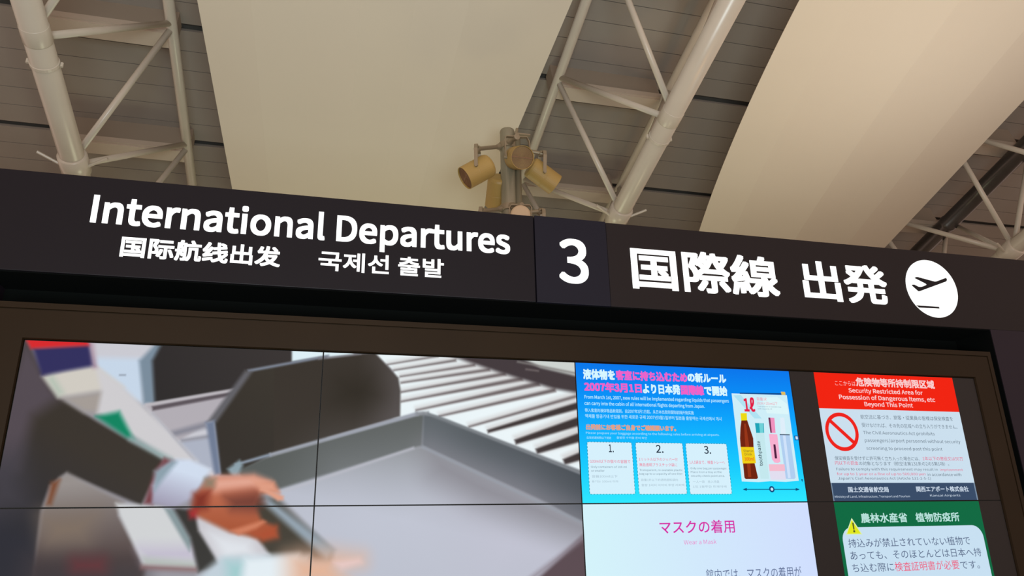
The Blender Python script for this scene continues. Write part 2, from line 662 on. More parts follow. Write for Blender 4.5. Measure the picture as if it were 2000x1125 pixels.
# ------------------------------------------------------------------ frame round the displays
fr = empty('video_wall_frame', ((FX0 + FX1) / 2, 0.1, FZ0))
tag(fr, 'bronze brown metal frame surrounding the video wall', 'frame')
prof = [(0.0, DEEP), (0.0, -0.012), (0.024, -0.012), (0.0255, -0.004), (0.0285, -0.004), (0.030, -0.010),
        (FX1 - PX1 - 0.006, -0.010), (FX1 - PX1 - 0.002, 0.0), (FX1 - PX1 - 0.0005, DEEP)]
kz = (FZ1 - PZ_TOP) / (FX1 - PX1)


def corner(cx_, cz_, t):
    x = FX0 + t if cx_ < 0 else FX1 - t
    z = (FZ0 + t) if cz_ < 0 else FZ1 - t * kz
    return x, z


for nm, c0, c1 in (('top_rail', (-1, 1), (1, 1)), ('bottom_rail', (-1, -1), (1, -1)), ('left_rail', (-1, -1), (-1, 1)), ('right_rail', (1, -1), (1, 1))):
    bm = bmesh.new()
    ra, rb = [], []
    for t, y in prof:
        x, z = corner(*c0, t)
        ra.append(bm.verts.new((x, y, z)))
        x, z = corner(*c1, t)
        rb.append(bm.verts.new((x, y, z)))
    n = len(prof)
    for k in range(n):
        bm.faces.new((ra[k], ra[(k + 1) % n], rb[(k + 1) % n], rb[k]))
    bm.faces.new(ra)
    bm.faces.new(rb[::-1])
    obj(nm, bm, M_FRAME, fr)

# ------------------------------------------------------------------ displays
BZ = 0.0030


def display(col, row, label):
    x0, x1 = PX0 + col * PW, PX0 + (col + 1) * PW
    z1 = PZ_TOP - row * PH
    z0 = z1 - PH
    root = empty('display_panel', ((x0 + x1) / 2, 0.1, z0))
    tag(root, label, 'display', 'displays of the video wall')
    bm = bmesh.new()
    add_box(bm, x0 + .0003, x1 - .0003, 0.0, DEEP - 0.03, z0 + .0003, z1 - .0003, 0.001)
    obj('casing', bm, M_BEZEL, root)
    return root, (x0 + BZ, x1 - BZ, z0 + BZ, z1 - BZ)


def picture(name, rect, nx, nz, colour, parent, y=-0.0008):
    """a lit grid whose vertices carry the colours of the picture shown."""
    x0, x1, z0, z1 = rect
    X = np.linspace(x0, x1, nx)
    Z = np.linspace(z0, z1, nz)
    gx, gz = np.meshgrid(X, Z)
    P = np.stack([gx.ravel(), np.full(gx.size, y), gz.ravel()], 1)
    idx = np.arange(nx * nz).reshape(nz, nx)
    q = np.stack([idx[:-1, :-1], idx[:-1, 1:], idx[1:, 1:], idx[1:, :-1]], -1).reshape(-1, 4)
    me = bpy.data.meshes.new(name)
    me.from_pydata(P.tolist(), [], q.tolist())
    c = colour(P)
    a = me.color_attributes.new('Col', 'FLOAT_COLOR', 'POINT')
    rgba = np.ones((len(P), 4), np.float32)
    rgba[:, :3] = lin(np.clip(c, 0, 255))
    a.data.foreach_set('color', rgba.ravel())
    return link(name, me, PICTURE, parent)


def soft_poly(px, py, pts, blur):
    """0..1 coverage of a polygon with edges softened over blur pixels."""
    pts = np.asarray(pts, float)
    inside = np.zeros(px.shape, bool)
    dist = np.full(px.shape, 1e9)
    n = len(pts)
    for i in range(n):
        ax, ay = pts[i]
        bx, by = pts[(i + 1) % n]
        dx, dy = bx - ax, by - ay
        L = dx * dx + dy * dy + 1e-9
        t = np.clip(((px - ax) * dx + (py - ay) * dy) / L, 0, 1)
        dist = np.minimum(dist, np.hypot(px - ax - t * dx, py - ay - t * dy))
        cond = ((ay > py) != (by > py)) & (px < (bx - ax) * (py - ay) / (by - ay + 1e-12) + ax)
        inside ^= cond
    sd = np.where(inside, dist, -dist)
    u = np.clip(sd / blur * 0.5 + 0.5, 0, 1)
    return u * u * (3 - 2 * u)


def z1f(x, y):
    return x * .4312, 640 + y * .4312


def z2f(x, y):
    return 560 + x * .4133, 660 + y * .4133


LAYERS = []


def L(zf, pts, col, blur=4.0, col2=None, grad=None, a=1.0):
    """a shape of the film frame; with col2 its colour runs from grad[0] to grad[1]."""
    LAYERS.append(([zf(*p) for p in pts], col, blur * 1.2, col2, [zf(*g) for g in grad] if grad else None, a))


def S(zf, p, q, w, col, blur=2.0, w2=None, a=1.0):
    """a stroke of the film frame, w wide at p and w2 at q."""
    w2 = w if w2 is None else w2
    (ax, ay), (bx, by) = p, q
    n = math.hypot(bx - ax, by - ay)
    nx, ny = -(by - ay) / n, (bx - ax) / n
    L(zf, [(ax + nx * w / 2, ay + ny * w / 2), (bx + nx * w2 / 2, by + ny * w2 / 2), (bx - nx * w2 / 2, by - ny * w2 / 2), (ax - nx * w / 2, ay - ny * w / 2)], col, blur, a=a)


# --- background of the film frame: counter and stacked trays
L(z1f, [(400, 60), (730, 60), (1010, 320), (1000, 690), (860, 640), (640, 330), (420, 190)], (202, 202, 210), 5)
L(z1f, [(440, 135), (650, 140), (650, 350), (600, 330), (430, 170)], (198, 214, 232), 8)
L(z1f, [(540, 211), (570, 211), (570, 218), (540, 218)], (150, 160, 175), 2)
L(z1f, [(720, 60), (1330, 60), (1330, 158), (1130, 195), (1090, 275), (690, 342), (672, 150)], (46, 43, 43), 4, (58, 53, 52), [(700, 330), (1300, 80)])
L(z1f, [(700, 78), (728, 78), (690, 150), (700, 345), (650, 345), (630, 150)], (122, 140, 156), 6)
L(z1f, [(1322, 95), (1600, 95), (1600, 122), (1322, 160)], (222, 240, 246), 3)
L(z1f, [(650, 350), (1095, 272), (960, 420), (800, 520), (740, 440)], (178, 173, 180), 4)
S(z1f, (690, 366), (1060, 296), 20, (92, 84, 90), 3)
S(z1f, (660, 350), (1092, 278), 10, (190, 185, 190), 3)
L(z1f, [(790, 520), (975, 485), (1005, 665), (880, 610)], (172, 178, 194), 5)
S(z1f, (780, 482), (935, 440), 26, (134, 134, 146), 6)
S(z1f, (820, 512), (960, 490), 12, (142, 142, 152), 5)
# --- conveyor rollers
L(z2f, [(395, 60), (1420, 60), (1420, 720), (640, 380), (500, 380), (530, 250), (500, 150)], (236, 246, 249), 3)
GAPS = [((475, 126), (715, 86), 5, 9), ((505, 153), (800, 106), 6, 11), ((535, 183), (890, 128), 6, 13), ((540, 212), (960, 150), 7, 15),
        ((540, 256), (1035, 170), 7, 17), ((540, 301), (1115, 193), 7, 20), ((610, 342), (1195, 216), 7, 22), ((720, 370), (1270, 246), 8, 18),
        ((860, 420), (1420, 262), 8, 16), ((950, 442), (1420, 308), 14, 34), ((1080, 492), (1420, 382), 22, 44), ((1180, 536), (1420, 458), 24, 44), ((1310, 586), (1420, 548), 26, 40)]
for k, (p, q, w0, w1) in enumerate(GAPS):
    S(z2f, (p[0], p[1] - 9), (q[0], q[1] - 12), w0 * 1.8, (190, 180, 178), 7, w1 * 1.7, a=.55)
    S(z2f, p, q, w0, (112, 103, 104) if k < 9 else (62, 54, 54), 3, w1)
L(z2f, [(700, 60), (1060, 60), (1420, 190), (1420, 268), (1260, 240), (1010, 165)], (68, 59, 62), 5)
L(z2f, [(1040, 60), (1420, 60), (1420, 192), (1200, 140)], (206, 212, 208), 4)
S(z2f, (1090, 112), (1420, 178), 7, (128, 124, 122), 3)
S(z2f, (1130, 148), (1190, 156), 5, (120, 110, 110), 3)
# --- big dark upright tray
L(z1f, [(1120, 190), (1480, 128), (1480, 700), (1000, 668), (970, 420)], (60, 55, 48), 3, (52, 47, 42), [(1300, 200), (1040, 560)])
L(z2f, [(-60, 132), (190, 95), (350, 76), (417, 70), (528, 188), (538, 250), (536, 372), (165, 480), (-60, 560)], (58, 52, 46), 3, (80, 74, 72), [(330, 230), (520, 240)])
L(z2f, [(250, 200), (390, 190), (420, 270), (360, 330), (240, 300)], (48, 43, 36), 40)
S(z1f, (1122, 196), (1490, 128), 12, (126, 134, 150), 3, 10)
S(z2f, (150, 98), (350, 77), 9, (120, 120, 126), 3, 3)
L(z1f, [(1110, 195), (1142, 200), (982, 425), (940, 425)], (98, 97, 102), 5)
L(z1f, [(932, 430), (972, 420), (1000, 668), (972, 668)], (112, 124, 148), 5)
# --- front tray
L(z2f, [(-230, 640), (-60, 548), (640, 352), (1420, 640), (1420, 1160), (-240, 1160)], (178, 180, 190), 4)
L(z2f, [(-230, 625), (-100, 566), (610, 362), (650, 358), (640, 512), (600, 522), (-60, 730), (-200, 760)], (88, 92, 90), 4)
L(z2f, [(645, 356), (720, 372), (1420, 654), (1420, 892), (1230, 780), (640, 512)], (88, 94, 98), 4, (68, 74, 80), [(680, 420), (1350, 760)])
L(z2f, [(-230, 775), (600, 520), (640, 514), (1420, 882), (1420, 1160), (260, 1160), (-80, 760)], (138, 141, 144), 5, (184, 188, 201), [(620, 525), (540, 860)])
L(z2f, [(300, 700), (640, 640), (820, 780), (700, 1060), (350, 1040), (140, 900)], (198, 202, 216), 150, a=.65)
L(z2f, [(820, 800), (1100, 780), (1420, 960), (1380, 1120), (950, 1120)], (200, 199, 215), 130, a=.7)
L(z2f, [(680, 540), (1420, 880), (1420, 940), (900, 760), (700, 640)], (136, 134, 142), 50)
S(z2f, (640, 514), (1420, 884), 9, (150, 156, 166), 4)
S(z2f, (-40, 734), (600, 520), 8, (186, 187, 197), 4)
S(z2f, (-245, 600), (-75, 551), 12, (140, 152, 168), 3, 14)
S(z2f, (-80, 552), (620, 358), 14, (158, 163, 174), 3, 18)
S(z2f, (610, 358), (670, 356), 16, (140, 144, 150), 4)
S(z2f, (665, 358), (1420, 646), 12, (122, 127, 132), 3, 16)
L(z2f, [(1405, 930), (1430, 930), (1430, 1170), (1150, 1170)], (92, 76, 82), 6)
S(z2f, (1150, 1140), (1410, 940), 10, (140, 130, 140), 8)
L(z1f, [(1030, 640), (1085, 600), (1100, 625), (1080, 665), (1120, 700), (1060, 690)], (140, 160, 170), 5)
# near side of the front tray
L(z1f, [(1150, 760), (1250, 770), (1500, 1010), (1500, 1060), (1230, 1050), (1090, 900)], (66, 60, 50), 10)
S(z1f, (1195, 775), (1500, 1030), 34, (146, 160, 172), 8, 60)
# --- sleeve, badge and cap of the blurred figure
L(z1f, [(-60, 620), (112, 40), (190, 210), (270, 318), (440, 425), (600, 520), (745, 592), (690, 700), (640, 805), (300, 660), (225, 715), (185, 830), (150, 1160), (-60, 1160)], (58, 52, 46), 5, (46, 46, 54), [(400, 560), (120, 1000)])
L(z1f, [(-60, 560), (108, 50), (150, 100), (215, 220), (270, 320), (150, 400), (80, 640), (-60, 720)], (84, 75, 82), 18)
L(z1f, [(-60, 600), (90, 560), (110, 800), (-60, 860)], (66, 63, 70), 40)
L(z1f, [(280, 318), (480, 285), (455, 390), (380, 380)], (164, 156, 150), 10)
L(z1f, [(190, 220), (300, 190), (430, 170), (560, 270), (262, 316)], (208, 203, 194), 7)
S(z1f, (228, 225), (275, 300), 26, (178, 192, 178), 10)
L(z1f, [(435, 180), (545, 255), (670, 375), (895, 605), (760, 604), (600, 492), (440, 385), (460, 290)], (206, 204, 207), 7)
S(z1f, (690, 385), (880, 600), 6, (176, 176, 184), 4)
L(z1f, [(435, 402), (540, 380), (605, 505), (570, 494)], (14, 132, 96), 7)
S(z1f, (590, 500), (770, 600), 20, (140, 165, 164), 8)
L(z1f, [(150, 92), (405, 74), (428, 172), (300, 195), (188, 216)], (50, 48, 94), 6)
L(z1f, [(112, 45), (405, 55), (405, 82), (140, 95)], (216, 42, 46), 5)
S(z1f, (415, 70), (430, 180), 14, (178, 150, 165), 8)
# --- lower left: table, board and paper
L(z1f, [(270, 680), (305, 658), (560, 790), (540, 850), (660, 1080), (640, 1160), (140, 1160), (190, 830)], (150, 143, 140), 7, (78, 64, 62), [(380, 700), (420, 1070)])
L(z1f, [(200, 860), (430, 850), (380, 960), (220, 980)], (128, 112, 98), 40)
L(z1f, [(232, 700), (272, 688), (232, 800), (212, 800)], (122, 74, 50), 7)
L(z1f, [(130, 1050), (640, 1080), (640, 1180), (100, 1180)], (62, 56, 60), 40)
L(z1f, [(340, 1062), (460, 1060), (460, 1092), (340, 1092)], (112, 48, 54), 30)
L(z1f, [(525, 795), (760, 812), (872, 1000), (888, 1092), (650, 1078), (540, 850)], (208, 210, 212), 6)
L(z1f, [(640, 1000), (870, 1000), (880, 1050), (660, 1050)], (190, 182, 204), 24)
L(z1f, [(650, 1040), (880, 1060), (890, 1090), (650, 1076)], (178, 186, 180), 10)
S(z1f, (640, 1085), (890, 1096), 14, (128, 92, 94), 8)
L(z1f, [(742, 815), (790, 822), (868, 960), (858, 1012)], (134, 150, 154), 5)
L(z1f, [(785, 815), (885, 828), (900, 900), (1002, 1080), (900, 1108), (862, 950)], (52, 50, 47), 6)
L(z1f, [(888, 848), (935, 868), (1045, 925), (1165, 950), (1220, 1030), (1000, 1075), (900, 920)], (202, 200, 206), 6)
L(z1f, [(950, 930), (1130, 965), (1150, 1030), (1010, 1060)], (222, 226, 232), 18)
L(z1f, [(900, 1125), (1000, 1040), (1120, 1035), (1400, 1030), (1420, 1180), (900, 1180)], (192, 206, 216), 10)
L(z1f, [(1030, 1062), (1110, 1062), (1100, 1150), (1030, 1150)], (158, 202, 204), 18)
L(z1f, [(1110, 1045), (1350, 1028), (1380, 1180), (1090, 1180)], (226, 236, 242), 12)
# --- cuff and hand
L(z1f, [(745, 590), (700, 650), (655, 795), (690, 800), (720, 700), (800, 610)], (118, 62, 68), 6)
L(z1f, [(735, 640), (800, 595), (860, 598), (952, 640), (925, 690), (872, 772), (790, 818), (690, 795), (690, 715)], (208, 220, 238), 6, (160, 156, 178), [(820, 650), (770, 810)])
L(z1f, [(700, 650), (780, 600), (800, 610), (735, 690), (700, 740)], (140, 160, 172), 7)
L(z1f, [(935, 692), (990, 672), (1150, 670), (1240, 704), (1262, 745), (1180, 750), (1150, 800), (1185, 870), (1250, 905), (1255, 945), (1195, 962), (1130, 945), (1040, 925), (930, 872), (868, 842), (885, 760)], (196, 116, 90), 7, (168, 84, 52), [(1060, 690), (1050, 900)])
L(z1f, [(965, 680), (1150, 668), (1220, 695), (1150, 722), (970, 742)], (226, 166, 146), 12)
L(z1f, [(1020, 765), (1165, 742), (1190, 790), (1150, 832), (1050, 825)], (118, 62, 50), 16)
L(z1f, [(880, 752), (950, 738), (935, 820), (868, 835)], (128, 48, 34), 12)
L(z1f, [(1140, 690), (1240, 700), (1262, 745), (1180, 742)], (222, 156, 130), 8)
L(z1f, [(1180, 732), (1205, 728), (1284, 764), (1283, 780), (1258, 784)], (222, 158, 132), 4)
L(z1f, [(1045, 918), (1190, 872), (1203, 880), (1160, 912), (1080, 938)], (206, 124, 92), 5)
L(z1f, [(1150, 930), (1250, 900), (1255, 950), (1190, 962)], (172, 76, 44), 12)
L(z1f, [(930, 685), (975, 685), (968, 722), (928, 722)], (140, 126, 106), 9)
L(z1f, [(858, 835), (890, 825), (885, 860), (862, 862)], (168, 40, 46), 9)
# --- second hand at the lower edge
L(z2f, [(10, 1035), (60, 1020), (200, 1015), (350, 1035), (352, 1058), (250, 1085), (300, 1180), (10, 1180)], (226, 178, 150), 34)
L(z2f, [(220, 1060), (340, 1045), (352, 1062), (260, 1090)], (232, 200, 196), 10)


def film(P):
    px, py = project(P)
    c = np.tile(np.array([150.0, 148, 156]), (len(P), 1))
    for pts, col, blur, col2, grad, a in LAYERS:
        q = np.array(pts)
        lo, hi = q.min(0) - blur, q.max(0) + blur
        m = (px > lo[0]) & (px < hi[0]) & (py > lo[1]) & (py < hi[1])
        if not m.any():
            continue
        x, y = px[m], py[m]
        w = soft_poly(x, y, pts, blur)[:, None] * a
        cc = np.array(col, float)[None]
        if col2 is not None:
            (ax, ay), (bx, by) = grad
            t = np.clip(((x - ax) * (bx - ax) + (y - ay) * (by - ay)) / ((bx - ax) ** 2 + (by - ay) ** 2), 0, 1)[:, None]
            cc = cc * (1 - t) + np.array(col2, float)[None] * t
        c[m] = c[m] * (1 - w) + cc * w
    return c


FILM = {(0, 0): 'upper left video wall display showing dark sleeve and white cuff',
        (1, 0): 'upper video wall display showing tray corner and conveyor rollers',
        (0, 1): 'lower left video wall display showing blurred hand over papers',
        (1, 1): 'lower video wall display showing pale grey tray bottom'}
for (c_, r_), lab in FILM.items():
    root, rect = display(c_, r_, lab)
    picture('screen', rect, 400, 224, film, root)

# --- print helpers on the lit screens
Y1, Y2, Y3, Y4 = -0.0014, -0.0020, -0.0026, -0.0032


def zoomer(x0, y0, s):
    return lambda x, y: (x0 + x * s, y0 + y * s)


def flat(name, zf, pts, rgb, parent, y=Y1, wall=False):
    P = pts if wall else wallpts(zf, pts)
    bm = bmesh.new()
    f = bm.faces.new([bm.verts.new((p[0], y, p[1])) for p in P])
    bm.normal_update()
    bmesh.ops.triangulate(bm, faces=[f], ngon_method='EAR_CLIP')
    me = bpy.data.meshes.new(name)
    bm.to_mesh(me)
    bm.free()
    return link(name, me, emat(rgb), parent)


def bars(name, polys, rgb, parent, y):
    co, fs = [], []
    for P in polys:
        fs.append(tuple(range(len(co), len(co) + len(P))))
        co += [(p[0], y, p[1]) for p in P]
    return mesh_from(name, co, fs, emat(rgb), parent)


def tx(name, zf, body, a, b, h, rgb, parent, y=Y2, bold=0.0):
    A, B = at(*zf(*a)), at(*zf(*b))
    zc = (A[2] + B[2]) / 2
    hh = abs(at(*zf(a[0], a[1] - h / 2))[2] - at(*zf(a[0], a[1] + h / 2))[2])
    return text_plane(name, body, A[0], B[0], zc - hh / 2, zc + hh / 2, emat(rgb), parent, y, bold)


def rounded(x0, x1, z0, z1, r, n=6, corners=(1, 1, 1, 1)):
    out = []
    for (cx_, cz_, a0, on) in ((x1, z1, 0, corners[0]), (x0, z1, 90, corners[1]), (x0, z0, 180, corners[2]), (x1, z0, 270, corners[3])):
        sx, sz = (-1 if cx_ == x1 else 1), (-1 if cz_ == z1 else 1)
        if not on:
            out.append((cx_, cz_))
            continue
        for k in range(n + 1):
            an = math.radians(a0 + 90 * k / n)
            out.append((cx_ + sx * r + r * math.cos(an), cz_ + sz * r + r * math.sin(an)))
    return out


# ------------------------------------------------------------------ blue notice about liquids
root, rect = display(2, 0, 'video wall display with blue liquids notice, three white cards and a bottle')
Z7 = zoomer(1120, 700, .16)
Z8 = zoomer(1130, 850, .155)
ZB = zoomer(1420, 750, .2043)
x0, x1, z0, z1 = rect


def blue(P):
    t = np.clip((z1 - P[:, 2]) / (z1 - z0), 0, 1)
    ks = [0, .25, .5, .75, 1.0]
    cs = np.array([(4, 118, 236), (2, 146, 248), (10, 178, 254), (22, 204, 254), (44, 232, 255)], float)
    return np.stack([np.interp(t, ks, cs[:, i]) for i in range(3)], 1)


scr = picture('screen', rect, 12, 60, blue, root)
WH, PK = (214, 246, 255), (240, 98, 200)
tx('headline', Z7, '液体物を', (115, 190), (505, 205), 130, WH, scr, bold=.045)
tx('headline', Z7, '客室に持ち込むため', (515, 208), (1385, 230), 122, PK, scr, bold=.045)
tx('headline', Z7, 'の新ルール', (1390, 235), (1860, 245), 118, WH, scr, bold=.045)
tx('headline', Z7, '2007年3月1日', (130, 345), (832, 365), 120, PK, scr, bold=.045)
tx('headline', Z7, 'より日本発', (845, 370), (1300, 382), 125, WH, scr, bold=.045)
tx('headline', Z7, '国際線', (1308, 385), (1590, 392), 122, PK, scr, bold=.045)
tx('headline', Z7, 'で開始', (1595, 393), (1875, 400), 120, WH, scr, bold=.045)
PB = (176, 232, 255)
tx('text_line', Z7, 'From March 1st, 2007, new rules will be implemented regarding liquids that passengers', (132, 470), (1895, 530), 58, PB, scr, bold=.02)
tx('text_line', Z7, 'can carry into the cabin of all international flights departing from Japan.', (132, 552), (1600, 590), 58, PB, scr, bold=.02)
tx('text_line', Z7, '带入客室的液体物品新规则，自2007年3月1日起，从日本出发的国际航线开始实施', (138, 638), (1465, 660), 48, PB, scr, bold=.01)
tx('text_line', Z7, '액체물 항공기내 반입을 위한 새로운 규제 2007년3월1일부터 일본을 출발하는 국제선에서 개시', (140, 705), (1805, 738), 48, PB, scr, bold=.01)
tx('text_line', Z7, '出発前にお客様ご自身でご確認願います。', (150, 835), (1250, 858), 72, (226, 162, 132), scr, bold=.045)
tx('text_line', Z7, 'Please prepare your baggage according to the following rules before arriving at airports.', (150, 908), (1780, 942), 38, PB, scr)
tx('text_line', Z7, '出发前请按照以下规定', (160, 968), (460, 970), 30, PB, scr)
tx('text_line', Z7, '출발전 수하물 준비 확인', (525, 968), (895, 972), 28, PB, scr)
CARDS = [((105, 85), (665, 92), 745, '1.', ((378, 165), (440, 168)),
          [('100ml以下の個々の容器で', (145, 328), (650, 332), 46, 0), ('Only containers of 100 ml', (155, 402), (605, 404), 34, 1), ('or smaller', (158, 447), (325, 448), 28, 1),
           ('容器100ml以下', (165, 518), (488, 520), 34, 2), ('용기는 100ml 이하', (165, 582), (500, 584), 30, 2)]),
         ((715, 95), (1305, 100), 745, '2.', ((975, 172), (1065, 175)),
          [('1リットル以下のジッパー付', (760, 303), (1245, 306), 42, 0), ('無色透明プラスチック袋に', (765, 372), (1240, 376), 44, 0), ('Transparent, re-sealable plastic', (765, 440), (1310, 444), 34, 1),
           ('bag up to a capacity of one liter', (765, 488), (1310, 490), 34, 1), ('容量1升以下的透明塑料袋内', (785, 562), (1250, 564), 34, 2), ('용량 1리터 이하의 투명 지퍼백', (790, 628), (1330, 630), 32, 2)]),
         ((1345, 105), (1860, 108), 745, '3.', ((1578, 184), (1665, 187)),
          [('1人1袋まで、検査トレーへ', (1395, 340), (1840, 344), 44, 0), ('Only one bag per passenger.', (1408, 420), (1870, 422), 34, 1), ('Place it on a tray at the', (1412, 466), (1800, 468), 32, 1),
           ('security check point area.', (1415, 514), (1840, 516), 32, 1), ('一人一袋　放入托盘', (1440, 585), (1770, 587), 34, 2), ('1인 1봉투만 트레이에', (1440, 648), (1860, 648), 30, 2)])]
INK = [(236, 84, 124), (108, 130, 146), (164, 186, 200)]
for (tl, tr, yb, num, nb_, lines) in CARDS:
    A, B, C = at(*Z8(*tl)), at(*Z8(*tr)), at(*Z8(tl[0] + 38, yb))
    zt = (A[2] + B[2]) / 2
    P = rounded(A[0], B[0], C[2], zt, 0.008)
    flat('card', None, P, (214, 240, 252), scr, Y1, wall=True)
    dash = []
    n = 15
    for k in range(n):
        xa = A[0] + (B[0] - A[0]) * (k + .2) / n
        xb = A[0] + (B[0] - A[0]) * (k + .75) / n
        for zz in (zt, C[2]):
            dash.append([(xa, zz - .0012), (xb, zz - .0012), (xb, zz + .0012), (xa, zz + .0012)])
        za = C[2] + (zt - C[2]) * (k + .2) / n
        zb_ = C[2] + (zt - C[2]) * (k + .75) / n
        for xx in (A[0], B[0]):
            dash.append([(xx - .0012, za), (xx + .0012, za), (xx + .0012, zb_), (xx - .0012, zb_)])
    bars('dashed_border', dash, (20, 132, 150), scr, Y2)
    tx('card_number', Z8, num, nb_[0], nb_[1], 100, (26, 40, 60), scr, bold=.01)
    for (s, a, b, h, c) in lines:
        tx('card_text', Z8, s, a, b, h, INK[c], scr)

# the clear bag with its bottles
bag = wallpts(ZB, [(42, 90), (570, 108), (684, 925), (560, 936), (410, 930), (300, 938), (140, 932)])
flat('clear_bag', None, bag, (206, 238, 248), scr, Y1, wall=True)
flat('bag_sheen', ZB, [(60, 110), (260, 330), (330, 330), (130, 105)], (176, 226, 242), scr, Y1 - .0002)
flat('bag_sheen', ZB, [(480, 125), (570, 190), (585, 290), (380, 280), (330, 130)], (220, 246, 250), scr, Y1 - .0002)
flat('zip_strip', ZB, [(120, 84), (516, 88), (520, 104), (120, 94)], (10, 74, 140), scr)
flat('zip_slider', ZB, [(512, 74), (552, 76), (558, 106), (520, 106)], (226, 190, 90), scr, Y2)
flat('bottle', ZB, [(136, 340), (190, 345), (215, 420), (248, 520), (252, 610), (262, 760), (294, 895), (284, 908), (176, 908), (164, 895), (150, 750), (128, 600), (122, 520), (126, 420)], (112, 34, 14), scr, Y2)
flat('bottle_shine', ZB, [(160, 380), (178, 380), (205, 560), (230, 890), (200, 890), (170, 560)], (150, 52, 22), scr, Y2 - .0002)
flat('bottle_cap', ZB, [(126, 280), (186, 278), (190, 348), (132, 350)], (236, 218, 16), scr, Y3)
flat('bottle_label', ZB, [(128, 602), (254, 604), (274, 758), (146, 760)], (240, 206, 20), scr, Y3)
tx('label_text', ZB, 'Vitamin', (152, 638), (246, 640), 26, (110, 92, 40), scr, Y4)
tx('label_text', ZB, 'Drink', (165, 670), (236, 672), 26, (110, 92, 40), scr, Y4)
tx('label_text', ZB, '100ml', (165, 716), (256, 718), 34, (232, 90, 30), scr, Y4, .02)
flat('tube', ZB, [(270, 466), (352, 466), (400, 905), (318, 905)], (196, 232, 238), scr, Y2)
flat('tube_cap', ZB, [(264, 374), (348, 376), (352, 468), (276, 468)], (28, 164, 184), scr, Y3)
flat('tube_cap_shine', ZB, [(304, 376), (340, 376), (345, 468), (312, 468)], (110, 210, 216), scr, Y3 - .0002)
flat('lip_gloss', ZB, [(398, 478), (478, 482), (508, 745), (484, 756), (452, 752), (428, 720)], (248, 176, 208), scr, Y2)
flat('gloss_cap', ZB, [(392, 322), (450, 324), (462, 468), (412, 468)], (240, 146, 190), scr, Y2)
flat('gloss_cap_shade', ZB, [(392, 322), (410, 322), (426, 468), (412, 468)], (110, 50, 84), scr, Y3)
flat('gloss_label', ZB, [(440, 578), (460, 578), (476, 712), (454, 712)], (76, 28, 62), scr, Y3)
flat('cream_jar', ZB, [(402, 832), (552, 832), (566, 916), (416, 916)], (226, 222, 240), scr, Y2)
flat('jar_lid', ZB, [(396, 768), (548, 768), (554, 832), (404, 832)], (244, 188, 206), scr, Y2)
flat('spray_bottle', ZB, [(500, 486), (596, 488), (654, 895), (640, 908), (560, 905)], (176, 206, 240), scr, Y2)
flat('spray_shine', ZB, [(530, 492), (556, 492), (606, 900), (580, 900)], (208, 226, 250), scr, Y3)
flat('spray_cap', ZB, [(505, 322), (545, 322), (560, 478), (512, 478)], (222, 238, 250), scr, Y2)
flat('spray_collar', ZB, [(500, 480), (596, 482), (597, 490), (501, 488)], (40, 58, 84), scr, Y3)
tx('volume_mark', ZB, '1ℓ', (158, 195), (262, 198), 140, (226, 30, 70), scr, Y2, .03)
tx('bag_text', ZB, '容量1ℓ', (280, 142), (375, 146), 32, (240, 140, 160), scr, Y2)
tx('bag_text', ZB, '20cm×20cm以下', (282, 184), (480, 190), 30, (240, 140, 160), scr, Y2)
tx('bag_text', ZB, 'Transparent re-sealable bag', (290, 216), (515, 222), 14, (120, 150, 166), scr, Y2)
tx('bag_text', ZB, 'with capacity 1ℓ', (290, 238), (428, 241), 16, (120, 150, 166), scr, Y2)
# tube lettering, turned upright
A, B = at(*ZB(300, 545)), at(*ZB(335, 782))
co, fs = raw_text('toothpaste', .01)
out = np.empty_like(co)
xs = (co[:, 0] - co[:, 0].min()) / np.ptp(co[:, 0])
zs = (co[:, 1] - co[:, 1].min()) / np.ptp(co[:, 1])
xa, xb = at(*ZB(292, 660))[0], at(*ZB(335, 660))[0]
out[:, 0] = xb - zs * (xb - xa)
out[:, 2] = B[2] + xs * (A[2] - B[2])
out[:, 0] = xa + (1 - zs) * (xb - xa)
out[:, 1] = Y3
mesh_from('tube_lettering', out, fs, emat((40, 62, 74)), scr)
flat('size_arrow', ZB, [(148, 1008), (188, 993), (188, 1004), (655, 1004), (655, 993), (694, 1008), (655, 1022), (655, 1011), (188, 1011), (188, 1022)], (10, 74, 120), scr)
c0 = at(*ZB(426, 1006))
cr = abs(at(*ZB(426, 976))[2] - c0[2])
flat('size_dot', None, [(c0[0] + cr * math.cos(k * math.pi / 12), c0[2] + cr * math.sin(k * math.pi / 12)) for k in range(24)], (16, 70, 122), scr, Y2, wall=True)
flat('size_dot', None, [(c0[0] + cr * .5 * math.cos(k * math.pi / 12), c0[2] + cr * .5 * math.sin(k * math.pi / 12)) for k in range(24)], (206, 236, 250), scr, Y3, wall=True)
flat('size_mark', ZB, [(640, 494), (680, 494), (686, 538), (646, 538)], (16, 80, 150), scr)
flat('size_mark', ZB, [(650, 502), (672, 502), (677, 530), (655, 530)], (206, 230, 250), scr, Y2)
flat('size_mark', ZB, [(706, 912), (722, 910), (720, 940)], (10, 74, 120), scr)

# ------------------------------------------------------------------ white mask notice
root, rect = display(2, 1, 'video wall display with white mask notice in pink Japanese lettering')
Z4 = zoomer(1130, 960, .245)
x0_, x1_, z0_, z1_ = rect


def pale(P):
    t = np.clip((P[:, 0] - x0_) / (x1_ - x0_), 0, 1)[:, None]
    return np.array([(212, 243, 250)]) * (1 - t) + np.array([(208, 222, 254)]) * t


scr = picture('screen', rect, 30, 10, pale, root)
tx('headline', Z4, 'マスクの着用', (645, 284), (1242, 278), 108, (214, 46, 166), scr, bold=.008)
tx('text_line', Z4, 'Wear a Mask', (838, 402), (1098, 400), 38, (232, 140, 204), scr)
tx('text_line', Z4, '館内では、マスクの着用が', (1015, 662), (1775, 642), 92, (92, 108, 146), scr)

